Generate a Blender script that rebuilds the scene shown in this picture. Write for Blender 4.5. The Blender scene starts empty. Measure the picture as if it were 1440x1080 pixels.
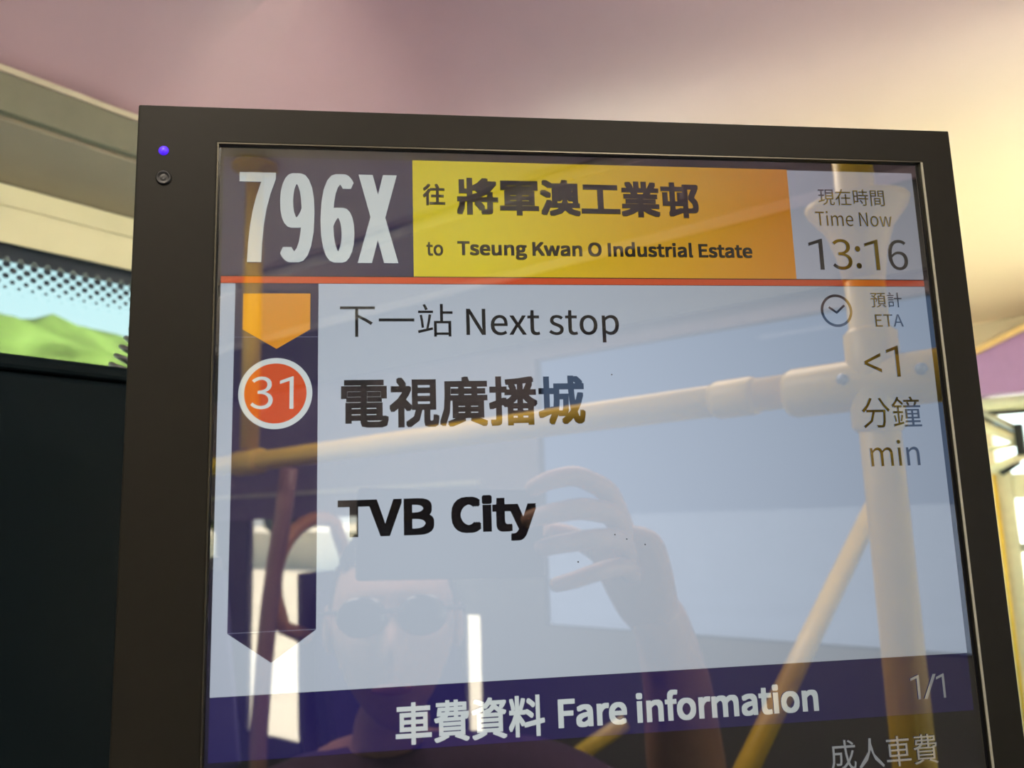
import bpy, bmesh, math, random
from mathutils import Vector, Matrix
random.seed(7)
S = bpy.context.scene
COL = S.collection
PI = math.pi

# ------------------------------------------------------------------ camera
# world: the display glass is the plane y = 0 (x right, z up); the bus floor is z = 0
CX, CY, CZ = 0.0776956, -0.33149006, 1.25284793
R0 = (0.99149031, -0.12630645, -0.03152214)      # image right in world
R1 = (-0.01097584, 0.16017237, -0.98702804)      # image down
R2 = (0.12971699, 0.97897472, 0.15742303)        # view direction
cam_data = bpy.data.cameras.new('camera')
cam = bpy.data.objects.new('camera', cam_data); COL.objects.link(cam)
cam.matrix_world = Matrix(((R0[0], -R1[0], -R2[0], CX), (R0[1], -R1[1], -R2[1], CY), (R0[2], -R1[2], -R2[2], CZ), (0, 0, 0, 1)))
cam_data.sensor_width = 36; cam_data.lens = 28.112
cam_data.clip_start = 0.002; cam_data.clip_end = 1000
cam_data.dof.use_dof = True; cam_data.dof.focus_distance = 0.36; cam_data.dof.aperture_fstop = 11
S.camera = cam
S.view_settings.view_transform = 'Standard'; S.view_settings.look = 'None'
S.view_settings.gamma = 1; S.view_settings.use_curve_mapping = False
S.view_settings.exposure = 1.15

# ------------------------------------------------------------------ world, sun, lamps
wd = bpy.data.worlds.new('sky'); S.world = wd; wd.use_nodes = True
nt = wd.node_tree; nt.nodes.clear()
out = nt.nodes.new('ShaderNodeOutputWorld'); bg = nt.nodes.new('ShaderNodeBackground')
tc = nt.nodes.new('ShaderNodeTexCoord'); sep = nt.nodes.new('ShaderNodeSeparateXYZ'); rmp = nt.nodes.new('ShaderNodeValToRGB')
nt.links.new(tc.outputs['Generated'], sep.inputs[0]); nt.links.new(sep.outputs['Z'], rmp.inputs[0])
rmp.color_ramp.elements[0].position = 0.0; rmp.color_ramp.elements[0].color = (0.92, 1.0, 1.0, 1)
rmp.color_ramp.elements[1].position = 0.9; rmp.color_ramp.elements[1].color = (0.35, 0.62, 1.0, 1)
e = rmp.color_ramp.elements.new(0.35); e.color = (0.70, 0.92, 1.0, 1)
nt.links.new(rmp.outputs[0], bg.inputs[0]); bg.inputs[1].default_value = 2.7
nt.links.new(bg.outputs[0], out.inputs[0])

def light(name, kind, loc, energy, color, rot=(0, 0, 0), **k):
    l = bpy.data.lights.new(name, kind); l.energy = energy; l.color = color
    for a, v in k.items(): setattr(l, a, v)
    o = bpy.data.objects.new(name, l); o.location = loc; o.rotation_euler = rot; COL.objects.link(o); return o
sun = light('sun', 'SUN', (0, 0, 20), 20.0, (1.0, 0.93, 0.80), angle=0.01)
sun_dir = Vector((0.45, -0.62, 1.25))            # towards the sun
sun.rotation_euler = sun_dir.to_track_quat('Z', 'Y').to_euler()
BUS_ROT = PI / 4                                  # the bus axis runs at 45 degrees to the display
def B(u, w, z):                                   # bus frame (along, across, height above the eye) -> world
    c = math.sqrt(0.5)
    return Vector((CX + c * (u - w), CY + c * (u + w), CZ + z))
# ------------------------------------------------------------------ materials
def newmat(name):
    m = bpy.data.materials.new(name); m.use_nodes = True
    return m, m.node_tree, m.node_tree.nodes['Principled BSDF']
def mat(name, col, rough=0.5, metal=0.0, var=0.06, scale=30.0, bump=0.0, spec=0.5, coat=0.0):
    m, t, p = newmat(name)
    p.inputs['Roughness'].default_value = rough; p.inputs['Metallic'].default_value = metal
    p.inputs['Specular IOR Level'].default_value = spec; p.inputs['Coat Weight'].default_value = coat
    tcn = t.nodes.new('ShaderNodeTexCoord'); n = t.nodes.new('ShaderNodeTexNoise'); n.inputs['Scale'].default_value = scale; n.inputs['Detail'].default_value = 3
    t.links.new(tcn.outputs['Object'], n.inputs['Vector'])
    r = t.nodes.new('ShaderNodeValToRGB')
    r.color_ramp.elements[0].position = 0.3; r.color_ramp.elements[1].position = 0.7
    r.color_ramp.elements[0].color = tuple(c * (1 - var) for c in col) + (1,)
    r.color_ramp.elements[1].color = tuple(min(1, c * (1 + var)) for c in col) + (1,)
    t.links.new(n.outputs['Fac'], r.inputs[0]); t.links.new(r.outputs[0], p.inputs['Base Color'])
    if bump:
        b = t.nodes.new('ShaderNodeBump'); b.inputs['Strength'].default_value = bump; b.inputs['Distance'].default_value = 0.002
        t.links.new(n.outputs['Fac'], b.inputs['Height']); t.links.new(b.outputs[0], p.inputs['Normal'])
    return m
def painted_glow(m, front, rear):
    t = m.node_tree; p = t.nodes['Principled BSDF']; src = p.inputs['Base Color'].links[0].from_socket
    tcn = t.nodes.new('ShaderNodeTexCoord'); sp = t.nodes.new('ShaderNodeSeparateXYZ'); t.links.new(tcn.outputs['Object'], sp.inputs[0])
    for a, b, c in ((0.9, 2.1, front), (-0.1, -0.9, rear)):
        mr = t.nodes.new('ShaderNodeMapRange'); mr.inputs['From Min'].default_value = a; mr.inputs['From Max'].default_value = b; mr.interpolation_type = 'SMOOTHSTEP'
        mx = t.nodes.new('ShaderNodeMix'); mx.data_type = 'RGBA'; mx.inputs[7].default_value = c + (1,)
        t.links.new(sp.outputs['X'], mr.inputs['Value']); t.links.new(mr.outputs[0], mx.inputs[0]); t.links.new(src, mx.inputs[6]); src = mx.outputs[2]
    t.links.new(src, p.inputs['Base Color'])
def lin(c): return tuple(((x / 255) / 12.92 if x / 255 <= 0.04045 else ((x / 255 + 0.055) / 1.055) ** 2.4) for x in c)
LG = 0.27
def lcd(name, srgb, gain=0.33):
    """A lit area of the liquid-crystal panel: black glass that reflects, pixels that give light and fade at steep angles."""
    m, t, p = newmat(name)
    p.inputs['Base Color'].default_value = (0.004, 0.004, 0.005, 1); p.inputs['Roughness'].default_value = 0.02
    p.inputs['IOR'].default_value = 2.3
    g = t.nodes.new('ShaderNodeNewGeometry'); d = t.nodes.new('ShaderNodeVectorMath'); d.operation = 'DOT_PRODUCT'
    t.links.new(g.outputs['Incoming'], d.inputs[0]); t.links.new(g.outputs['Normal'], d.inputs[1])
    pw = t.nodes.new('ShaderNodeMath'); pw.operation = 'POWER'; pw.inputs[1].default_value = 3.5
    ab = t.nodes.new('ShaderNodeMath'); ab.operation = 'ABSOLUTE'
    t.links.new(d.outputs['Value'], ab.inputs[0]); t.links.new(ab.outputs[0], pw.inputs[0])
    ml = t.nodes.new('ShaderNodeMath'); ml.operation = 'MULTIPLY'; ml.inputs[1].default_value = gain
    t.links.new(pw.outputs[0], ml.inputs[0])
    p.inputs['Emission Color'].default_value = lin(srgb) + (1,)
    t.links.new(ml.outputs[0], p.inputs['Emission Strength'])
    return m
def glass(name, tint, refl=1.45):
    m = bpy.data.materials.new(name); m.use_nodes = True; t = m.node_tree; t.nodes.clear()
    o = t.nodes.new('ShaderNodeOutputMaterial'); mx = t.nodes.new('ShaderNodeMixShader'); tr = t.nodes.new('ShaderNodeBsdfTransparent')
    gl = t.nodes.new('ShaderNodeBsdfGlossy'); fr = t.nodes.new('ShaderNodeFresnel')
    tr.inputs[0].default_value = tint + (1,); gl.inputs['Roughness'].default_value = 0.02; fr.inputs['IOR'].default_value = refl
    ge = t.nodes.new('ShaderNodeNewGeometry'); sb = t.nodes.new('ShaderNodeMath'); sb.operation = 'SUBTRACT'; sb.inputs[0].default_value = 1.0
    mu = t.nodes.new('ShaderNodeMath'); mu.operation = 'MULTIPLY'      # mirror only on the side facing the air
    t.links.new(ge.outputs['Backfacing'], sb.inputs[1]); t.links.new(sb.outputs[0], mu.inputs[0]); t.links.new(fr.outputs[0], mu.inputs[1])
    t.links.new(mu.outputs[0], mx.inputs[0]); t.links.new(tr.outputs[0], mx.inputs[1]); t.links.new(gl.outputs[0], mx.inputs[2])
    t.links.new(mx.outputs[0], o.inputs[0]); return m
def emit(name, col, s):
    m, t, p = newmat(name); p.inputs['Emission Color'].default_value = col + (1,); p.inputs['Emission Strength'].default_value = s
    p.inputs['Base Color'].default_value = col + (1,); return m

M = dict(
    ceiling=mat('ceiling_vinyl', (0.63, 0.43, 0.52), 0.55, var=0.03, scale=6),
    peach=mat('cream_lining', (0.72, 0.60, 0.42), 0.5, var=0.03, scale=5),
    trim=mat('grey_olive_trim', (0.21, 0.21, 0.15), 0.45, var=0.05),
    lip=mat('pale_trim_lip', (0.62, 0.55, 0.42), 0.4),
    cove=mat('beige_cove', (0.40, 0.34, 0.26), 0.5, var=0.04, scale=8),
    header=mat('cream_header', (0.84, 0.80, 0.54), 0.5, var=0.05, scale=9, bump=0.1),
    wall=mat('dark_wall_lining', (0.13, 0.12, 0.115), 0.6),
    wallup=mat('mauve_wall_lining', (0.26, 0.20, 0.24), 0.6),
    floor=mat('speckled_floor', (0.10, 0.11, 0.13), 0.7, var=0.4, scale=300),
    purple=mat('purple_panel', (0.36, 0.21, 0.43), 0.4, var=0.03),
    yellowtrim=mat('yellow_edge_trim', (0.72, 0.50, 0.22), 0.4),
    rail=mat('yellow_rail_paint', (0.80, 0.52, 0.05), 0.38, var=0.04, spec=0.4),
    redrail=mat('dull_red_rail_paint', (0.40, 0.23, 0.18), 0.4),
    screw=mat('rail_screw_steel', (0.20, 0.24, 0.34), 0.35, metal=0.6),
    bezel=mat('charcoal_bezel', (0.0105, 0.0098, 0.0075), 0.5, var=0.04, scale=200, bump=0.0, spec=0.10),
    bezelside=mat('charcoal_housing', (0.012, 0.012, 0.011), 0.5, spec=0.2),
    lipmetal=mat('bezel_lip_metal', (0.07, 0.066, 0.052), 0.35, metal=0.9),
    partition=mat('black_partition', (0.0020, 0.0050, 0.0070), 0.5, var=0.1, scale=4, spec=0.08),
    frit=mat('window_frit', (0.02, 0.035, 0.06), 0.4),
    rubber=mat('black_rubber', (0.015, 0.015, 0.016), 0.6),
    cable=mat('coiled_cable_grey', (0.05, 0.05, 0.055), 0.35),
    cream=mat('cream_frame_paint', (0.75, 0.70, 0.48), 0.45),
    blackmetal=mat('black_metal', (0.02, 0.022, 0.022), 0.4, metal=0.3),
    bracket=mat('grey_bracket', (0.45, 0.44, 0.36), 0.5),
    navy=mat('navy_seat_fabric', (0.035, 0.03, 0.10), 0.85, var=0.25, scale=120, bump=0.3),
    shell=mat('dark_seat_shell', (0.05, 0.045, 0.075), 0.4),
    handle=mat('orange_grab_handle', (0.60, 0.27, 0.09), 0.4),
    ground=mat('pale_concrete_ground', (0.74, 0.66, 0.54), 0.9, var=0.08, scale=0.6),
    grass=mat('hill_foliage', (0.15, 0.195, 0.045), 0.9, var=0.6, scale=0.22, spec=0.1),
    tree=mat('roadside_foliage', (0.09, 0.13, 0.05), 0.9, var=0.5, scale=2.2, spec=0.1),
    trunk=mat('tree_bark', (0.12, 0.08, 0.05), 0.9),
    whitewall=mat('pale_roadside_wall', (0.70, 0.66, 0.56), 0.8, var=0.05, scale=1),
    skin=mat('skin', (0.50, 0.27, 0.18), 0.5, var=0.06, scale=60, spec=0.35),
    lips=mat('lips', (0.40, 0.15, 0.12), 0.5),
    hair=mat('black_hair', (0.012, 0.010, 0.010), 0.5, var=0.3, scale=200, bump=0.5),
    shirt=mat('dark_purple_shirt', (0.07, 0.035, 0.09), 0.85, var=0.15, scale=150, bump=0.2),
    trousers=mat('dark_trousers', (0.03, 0.035, 0.05), 0.9, var=0.15, scale=150, bump=0.2),
    shoe=mat('black_shoe', (0.02, 0.02, 0.02), 0.5),
    lens=mat('sunglass_lens', (0.01, 0.01, 0.012), 0.05, spec=0.8),
    phone=mat('phone_body', (0.015, 0.016, 0.02), 0.25, coat=0.3),
    phoneglass=mat('phone_lens_glass', (0.01, 0.01, 0.015), 0.03, spec=0.9),
    glassL=glass('green_tinted_glass', (0.36, 0.405, 0.40)),
    glassM=glass('light_tinted_glass', (0.76, 0.82, 0.79)),
    glassR=glass('grey_tinted_glass', (0.25, 0.285, 0.36), 1.12),
    glassC=glass('clear_window_glass', (0.78, 0.76, 0.71)),
    led=emit('blue_led_light', (0.04, 0.006, 0.5), 0.55),
    lamp=emit('added_lamp_glow', (1.0, 0.88, 0.72), 4.0),
)
painted_glow(M['ceiling'], (0.84, 0.66, 0.44), (0.86, 0.74, 0.68))      # mauve vinyl; warm windscreen light and the bright rear painted into its colour
# ------------------------------------------------------------------ mesh helpers
def tag(o, label=None, cat=None, group=None, kind=None):
    if label: o['label'] = label
    if cat: o['category'] = cat
    if group: o['group'] = group
    if kind: o['kind'] = kind
    return o
def obj(name, bm, m, parent=None, loc=None, rz=0.0, smooth=False, bevel=0.0, label=None, kind=None, sub=0):
    me = bpy.data.meshes.new(name)
    bmesh.ops.recalc_face_normals(bm, faces=bm.faces)
    bm.to_mesh(me); bm.free()
    for mm in (m if isinstance(m, (list, tuple)) else [m]): me.materials.append(mm)
    if smooth: me.polygons.foreach_set('use_smooth', [True] * len(me.polygons))
    o = bpy.data.objects.new(name, me); COL.objects.link(o)
    if parent: o.parent = parent
    if loc is not None: o.location = loc
    if rz: o.rotation_euler = (0, 0, rz)
    if bevel:
        b = o.modifiers.new('bevel', 'BEVEL'); b.width = bevel; b.segments = 2; b.limit_method = 'ANGLE'
    if sub:
        s = o.modifiers.new('subdivision', 'SUBSURF'); s.levels = sub; s.render_levels = sub
    return tag(o, label, kind=kind)
def thing(name, label, cat, loc=(0, 0, 0), rz=0.0, group=None):
    o = bpy.data.objects.new(name, None); COL.objects.link(o); o.location = loc; o.rotation_euler = (0, 0, rz); o.empty_display_size = 0.05
    return tag(o, label, cat, group)
def box(bm, x0, x1, y0, y1, z0, z1):
    v = [bm.verts.new((x, y, z)) for x in (x0, x1) for y in (y0, y1) for z in (z0, z1)]
    for f in ((0, 1, 3, 2), (4, 6, 7, 5), (0, 4, 5, 1), (2, 3, 7, 6), (0, 2, 6, 4), (1, 5, 7, 3)): bm.faces.new([v[i] for i in f])
    return bm
def boxbm(*a):
    bm = bmesh.new()
    for i in range(0, len(a), 6): box(bm, *a[i:i + 6])
    return bm
def ring(bm, c, n, r, seg, ref=None, ry=None):
    n = n.normalized(); a = (ref or (Vector((0, 0, 1)) if abs(n.z) < 0.9 else Vector((1, 0, 0)))); x = n.cross(a).normalized(); y = n.cross(x)
    return [bm.verts.new(c + x * (r * math.cos(2 * PI * i / seg)) + y * ((ry or r) * math.sin(2 * PI * i / seg))) for i in range(seg)]
def tube(bm, pts, r, seg=20, cap=True):
    pts = [Vector(p) for p in pts]; rs = r if isinstance(r, (list, tuple)) else [r] * len(pts); prev = None; rings = []
    for i, p in enumerate(pts):
        d = (pts[min(i + 1, len(pts) - 1)] - pts[max(i - 1, 0)])
        if prev is None: ref = Vector((0, 0, 1)) if abs(d.normalized().z) < 0.9 else Vector((1, 0, 0))
        x = d.normalized().cross(ref).normalized(); y = d.normalized().cross(x); ref = y if prev is None else ref
        if prev is not None:
            x = (prev - d.normalized() * prev.dot(d.normalized())).normalized(); y = d.normalized().cross(x)
        prev = x
        rings.append([bm.verts.new(p + x * (rs[i] * math.cos(2 * PI * k / seg)) + y * (rs[i] * math.sin(2 * PI * k / seg))) for k in range(seg)])
    for a, b in zip(rings, rings[1:]):
        for k in range(seg): bm.faces.new((a[k], a[(k + 1) % seg], b[(k + 1) % seg], b[k]))
    if cap: bm.faces.new(rings[0][::-1]); bm.faces.new(rings[-1])
    return bm
def lathe(bm, prof, c=(0, 0, 0), seg=24, axis='z'):
    rings = []
    for r, h in prof:
        rg = []
        for k in range(seg):
            a = 2 * PI * k / seg; x, y = r * math.cos(a), r * math.sin(a)
            p = (x, y, h) if axis == 'z' else (x, h, y)
            rg.append(bm.verts.new((c[0] + p[0], c[1] + p[1], c[2] + p[2])))
        rings.append(rg)
    for a, b in zip(rings, rings[1:]):
        for k in range(seg): bm.faces.new((a[k], a[(k + 1) % seg], b[(k + 1) % seg], b[k]))
    bm.faces.new(rings[0]); bm.faces.new(rings[-1][::-1]); return bm
def prism(bm, pts, y0, y1):      # polygon in (x, z), extruded in y
    a = [bm.verts.new((x, y0, z)) for x, z in pts]; b = [bm.verts.new((x, y1, z)) for x, z in pts]; n = len(pts)
    bm.faces.new(a); bm.faces.new(b[::-1])
    for i in range(n): bm.faces.new((a[i], b[i], b[(i + 1) % n], a[(i + 1) % n]))
    return bm
def ball(bm, c, r, sx=1, sy=1, sz=1, seg=16):
    r_ = bmesh.ops.create_uvsphere(bm, u_segments=seg, v_segments=seg // 2 + 2, radius=r)
    for v in r_['verts']: v.co = Vector((v.co.x * sx, v.co.y * sy, v.co.z * sz)) + Vector(c)
    return bm
BO = Vector((CX, CY, 0))
def bus(name, bm, m, kind='structure', **k):       # a mesh in (along, across, height over floor) placed in the bus frame
    return obj(name, bm, m, loc=BO, rz=BUS_ROT, kind=kind, **k)
H = CZ                                              # eye height; bus meshes use z = H + height above the eye

# ------------------------------------------------------------------ the bus shell
bus('floor', boxbm(-4.1, 3.3, -1.4, 1.3, -0.06, 0), M['floor'])
def ceil_z(u, w):
    z = 0.705
    if w > 0.70: z -= 0.16 * ((w - 0.70) / 0.36) ** 2
    if u > 2.2: z -= 0.10 * ((u - 2.2) / 1.0) ** 2
    d = u - 0.50 - 0.35 * (1.05 - w)                  # shallow transverse hollow: short steep face, long easy one
    f = 0.0 if d < 0 else (0.5 - 0.5 * math.cos(PI * d / 0.12) if d < 0.12 else (0.5 + 0.5 * math.cos(PI * (d - 0.12) / 0.42) if d < 0.54 else 0.0))
    z += 0.14 * f * max(0, min(1, (w + 0.6) / 1.2)) * max(0, min(1, (1.05 - w) / 0.16))
    return z
def ceiling():
    bm = bmesh.new(); us = [-4.1 + i * 0.06 for i in range(124)]; ws = [-0.86 + j * (1.92 / 48) for j in range(49)]
    g = [[bm.verts.new((a, b, H + ceil_z(a, b))) for b in ws] for a in us]
    for i in range(len(us) - 1):
        for j in range(len(ws) - 1): bm.faces.new((g[i][j], g[i + 1][j], g[i + 1][j + 1], g[i][j + 1]))
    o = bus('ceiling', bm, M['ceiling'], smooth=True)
    s = o.modifiers.new('thickness', 'SOLIDIFY'); s.thickness = 0.02; s.offset = 1
    return o
ceiling()
bus('ceiling_roof_skin', boxbm(-4.2, 3.4, -1.45, 1.32, H + 0.875, H + 0.905), M['rubber'])
# air duct along the right-hand side, dark slots either side of it
def duct():
    bm = bmesh.new()
    prof = [(-0.905, 0.735), (-0.91, 0.695), (-1.22, 0.655), (-1.24, 0.635), (-1.24, 0.74)]
    a = [bm.verts.new((-4.1, w, H + z)) for w, z in prof]; b = [bm.verts.new((3.2, w, H + z)) for w, z in prof]
    for i in range(len(prof)): bm.faces.new((a[i], b[i], b[(i + 1) % 5], a[(i + 1) % 5]))
    bm.faces.new(a); bm.faces.new(b[::-1]); return bm
bus('trim_1', duct(), M['ceiling'])
bus('trim_2', boxbm(-4.1, 3.2, -1.262, -1.25, H + 0.45, H + 0.78), M['wall'])
# left wall with its windows
def wall_cells(u0, u1, z0, z1, w0, w1, holes):
    """boxes around rectangular openings (u0,u1,z0,z1)"""
    bm = bmesh.new(); us = sorted({u0, u1, *[h[0] for h in holes], *[h[1] for h in holes]}); zs = sorted({z0, z1, *[h[2] for h in holes], *[h[3] for h in holes]})
    for a, b in zip(us, us[1:]):
        for c, d in zip(zs, zs[1:]):
            m_ = ((a + b) / 2, (c + d) / 2)
            if not any(h[0] < m_[0] < h[1] and h[2] < m_[1] < h[3] for h in holes): box(bm, a, b, w0, w1, H + c, H + d)
    bmesh.ops.remove_doubles(bm, verts=bm.verts, dist=1e-5); return bm
LH = [(-3.7, -2.3, -0.50, 0.395), (-2.1, -0.62, -0.50, 0.395), (-0.45, 1.25, -0.50, 0.395), (1.4, 2.9, -0.50, 0.395)]
bus('wall_left', wall_cells(-4.1, 3.25, -H, 0.87, 1.20, 1.30, LH), M['wall'])
def extrude_u(prof, u0, u1):
    bm = bmesh.new(); a = [bm.verts.new((u0, w, H + z)) for w, z in prof]; b = [bm.verts.new((u1, w, H + z)) for w, z in prof]; n = len(prof)
    for i in range(n): bm.faces.new((a[i], b[i], b[(i + 1) % n], a[(i + 1) % n]))
    bm.faces.new(a); bm.faces.new(b[::-1]); return bm
bus('trim_3', extrude_u([(1.196, 0.3905), (1.190, 0.440), (1.199, 0.440), (1.199, 0.3905)], -4, 3.2), M['header'])
bus('trim_4', extrude_u([(1.190, 0.4415), (1.186, 0.470), (1.199, 0.472), (1.199, 0.4415)], -4, 3.2), M['header'])
cv = [(1.184, 0.4715), (1.165, 0.4735), (1.135, 0.479), (1.10, 0.488), (1.056, 0.500), (1.056, 0.510), (1.19, 0.50), (1.19, 0.4725)]
bus('trim_5', extrude_u(cv, -4, 3.2), M['cove'], smooth=False)
bus('trim_6', extrude_u([(1.040, 0.505), (1.032, 0.550), (1.045, 0.556), (1.054, 0.505)], -4, 3.2), M['trim'])
bus('trim_7', extrude_u([(1.031, 0.5505), (1.028, 0.5575), (1.034, 0.5595), (1.040, 0.5570)], -4, 3.2), M['lip'])
def frit_dots(parent):
    bm = bmesh.new()
    rows = [(0.3655, 0.0050, 0), (0.3575, 0.0046, 1), (0.3490, 0.0041, 0), (0.3405, 0.0032, 1), (0.3325, 0.0022, 0)]
    for i in range(-1, 92):
        for z, r, off in rows:
            u = 0.4283 - 0.0179 * 46 + i * 0.0179 + off * 0.00895
            if u > 1.2: continue
            vs = [bm.verts.new((u + r * 1.1 * math.cos(2 * PI * k / 12), 1.215, H + z + r * math.sin(2 * PI * k / 12))) for k in range(12)]
            bm.faces.new(vs)
    obj('frit_dots', bm, M['frit'], parent, kind='stuff')
def scallop(parent):
    bm = bmesh.new(); p = 0.0179; top = H + 0.396
    n = 92
    for i in range(n):
        u = 0.4283 - 0.0179 * 46 + (i - 0.5) * p
        pts = [(u, top), (u, H + 0.3765)]
        pts += [(u + p / 2 - 0.0062, H + 0.3765), (u + p / 2 - 0.0055, H + 0.3725), (u + p / 2 - 0.002, H + 0.3700), (u + p / 2 + 0.002, H + 0.3700), (u + p / 2 + 0.0055, H + 0.3725), (u + p / 2 + 0.0062, H + 0.3765)]
        pts = [(a + 0.00895, b) for a, b in pts + [(u + p, H + 0.3765), (u + p, top)]]
        bm.faces.new([bm.verts.new((a, 1.2155, b)) for a, b in pts])
    obj('frit_band', bm, M['frit'], parent)
def window(name, u0, u1, z0, z1, w, gm, inner, t=0.012, fr=M['rubber']):
    o = bus(name, boxbm(u0, u1, w - 0.003, w + 0.003, H + z0, H + z1), gm)
    d = 0.02 if inner else 0.0
    if not inner: w += 0.024
    d = d or 0.012
    bm = boxbm(u0, u1, w - d, w - 0.004, H + z0, H + z0 + t, u0, u0 + t, w - d, w - 0.004, H + z0 + t, H + z1, u1 - t, u1, w - d, w - 0.004, H + z0 + t, H + z1)
    obj('window_frame', bm, fr, o)
    return o
wn = 1
for i, h in enumerate(LH):
    o = window('window_%d' % wn, *h, 1.235, M['glassL' if i == 2 else 'glassM'], 1); wn += 1
    if i == 2: frit_dots(o); scallop(o)
# right wall: low window seen mirrored, narrow light slit, tinted pane
RH = [(-3.6, -2.33, -0.75, 0.04), (-2.13, -1.28, -0.74, 0.075), (-1.090, -1.020, -0.63, -0.285), (-0.80, 0.95, -0.30, 0.41), (1.15, 2.9, -0.50, 0.41)]
bus('wall_right', wall_cells(-4.1, 3.25, -H, 0.87, -1.325, -1.30, RH), M['wall'])
bus('trim_8', wall_cells(-4.1, 3.2, 0.085, 0.46, -1.30, -1.29, [(-0.80, 0.95, 0, 0.41), (1.15, 2.9, 0, 0.41)]), M['wallup'])
bus('trim_9', boxbm(-4.1, -1.0, -1.292, -1.27, H + 0.078, H + 0.092), M['lip'])
for h, g in zip(RH, ('glassC', 'glassC', 'glassC', 'glassR', 'glassC')):
    window('window_%d' % wn, *h, -1.320, M[g], 0, t=0.006); wn += 1
bus('wall_rear', boxbm(-4.2, -4.1, -1.4, 1.3, 0, H + 0.87), M['wall'])
# front wall: windscreen below, purple fascia with a yellow edge above it
def front():
    # boxes in (along, across, height): opening for the windscreen
    bm = boxbm(3.20, 3.30, -1.4, 1.3, 0, H - 0.95, 3.20, 3.30, -1.4, 1.3, H + 0.34, H + 0.87, 3.20, 3.30, 0.37, 1.3, H - 0.95, H + 0.34, 3.20, 3.30, -1.4, -1.15, H - 0.95, H + 0.34)
    return bm
bus('wall_front', front(), M['peach'])
ws_ = bus('window_%d' % wn, boxbm(3.24, 3.246, -1.15, 0.37, H - 0.95, H + 0.34), M['glassM']); wn += 1
def fascia():
    bm = bmesh.new()
    pts = [(0.60, 0.375), (-0.22, 0.705), (-1.30, 0.705), (-1.30, 0.33), (0.60, 0.33)]
    a = [bm.verts.new((3.02, w, H + z)) for w, z in pts]; b = [bm.verts.new((3.19, w, H + z)) for w, z in pts]
    bm.faces.new(a); bm.faces.new(b[::-1])
    for i in range(5): bm.faces.new((a[i], b[i], b[(i + 1) % 5], a[(i + 1) % 5]))
    return bm
bus('trim_10', fascia(), M['purple'])
bm = bmesh.new(); tube(bm, [(3.005, 0.62, H + 0.372), (3.005, -0.22, H + 0.712)], 0.011, 8); bus('trim_11', bm, M['yellowtrim'])

# ------------------------------------------------------------------ outside
bmg = bmesh.new(); bmesh.ops.create_grid(bmg, x_segments=8, y_segments=8, size=260)
g_ = obj('ground', bmg, M['ground'], loc=(0, 0, -0.9), kind='structure')
def hill():
    bm = bmesh.new(); nu, nw = 120, 26; g = []
    rnd = random.Random(3); ph = [rnd.random() * 6 for _ in range(12)]
    for i in range(nu + 1):
        u = -150 + i * 330 / nu; row = []
        for j in range(nw + 1):
            t = j / nw; w = 62 + 70 * t
            ridge = 24.8 + 0.5 * math.sin(u * 0.19 + 1.0) + 0.6 * math.sin(u * 0.051 + ph[0])
            z = ridge * math.sin(min(1, t * 1.9) * PI / 2) + 0.8 * math.sin(u * 0.9 + ph[1] + w * 0.5) + 0.6 * math.sin(u * 1.7 + w * 1.3 + ph[2]) + rnd.uniform(-0.55, 0.55)
            row.append(bm.verts.new((u + rnd.uniform(-1, 1), w, -0.9 + max(0, z) if j else -1.5)))
        g.append(row)
    for i in range(nu):
        for j in range(nw): bm.faces.new((g[i][j], g[i + 1][j], g[i + 1][j + 1], g[i][j + 1]))
    return bus('wooded_hill', hill_bm := bm, M['grass'], kind=None, smooth=True)
hl = hill(); tag(hl, 'bright green wooded hill ridge seen through the bus window at left', 'hill')
# roadside beyond the right-hand windows (seen mirrored in the display)
wl = bus('roadside_wall', boxbm(-60, -16, -22.2, -21.9, -0.9, 0.55, -60, -16, -22.25, -21.85, 0.55, 0.65), M['whitewall'], kind=None)
tag(wl, 'pale concrete wall beside the road beyond the far side windows', 'wall')
def tree(u, w, h, label):
    o = thing('roadside_tree', label, 'tree', B(u, w, -CZ - 0.9), 0)
    bm = bmesh.new(); tube(bm, [(0, 0, 0), (0.05, 0, h * 0.3), (0, 0.05, h * 0.55)], [0.16, 0.12, 0.08], 8); obj('trunk', bm, M['trunk'], o, smooth=True)
    bm = bmesh.new(); rr = random.Random(int(h * 100))
    for k in range(60):
        a = rr.uniform(0, 2 * PI); q = rr.uniform(0, 1) ** 0.5; zz = rr.uniform(0.35, 1.0) * h
        rad = h * 0.36 * q * (1.15 - abs(zz / h - 0.62) * 1.4)
        s = rr.uniform(0.28, 0.5) * h / 4
        r_ = bmesh.ops.create_icosphere(bm, subdivisions=2, radius=s)
        for v in r_['verts']: v.co = v.co * rr.uniform(0.8, 1.2) + Vector((rad * math.cos(a), rad * math.sin(a), zz))
    obj('crown', bm, M['tree'], o)
tree(-33, -25.6, 5.3, 'leafy roadside tree left of the others behind the pale wall')
tree(-22, -26, 6.4, 'tallest roadside tree behind the pale concrete wall')
tree(-42, -26.2, 5.6, 'leafy roadside tree farthest to the rear behind the pale wall')

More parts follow.
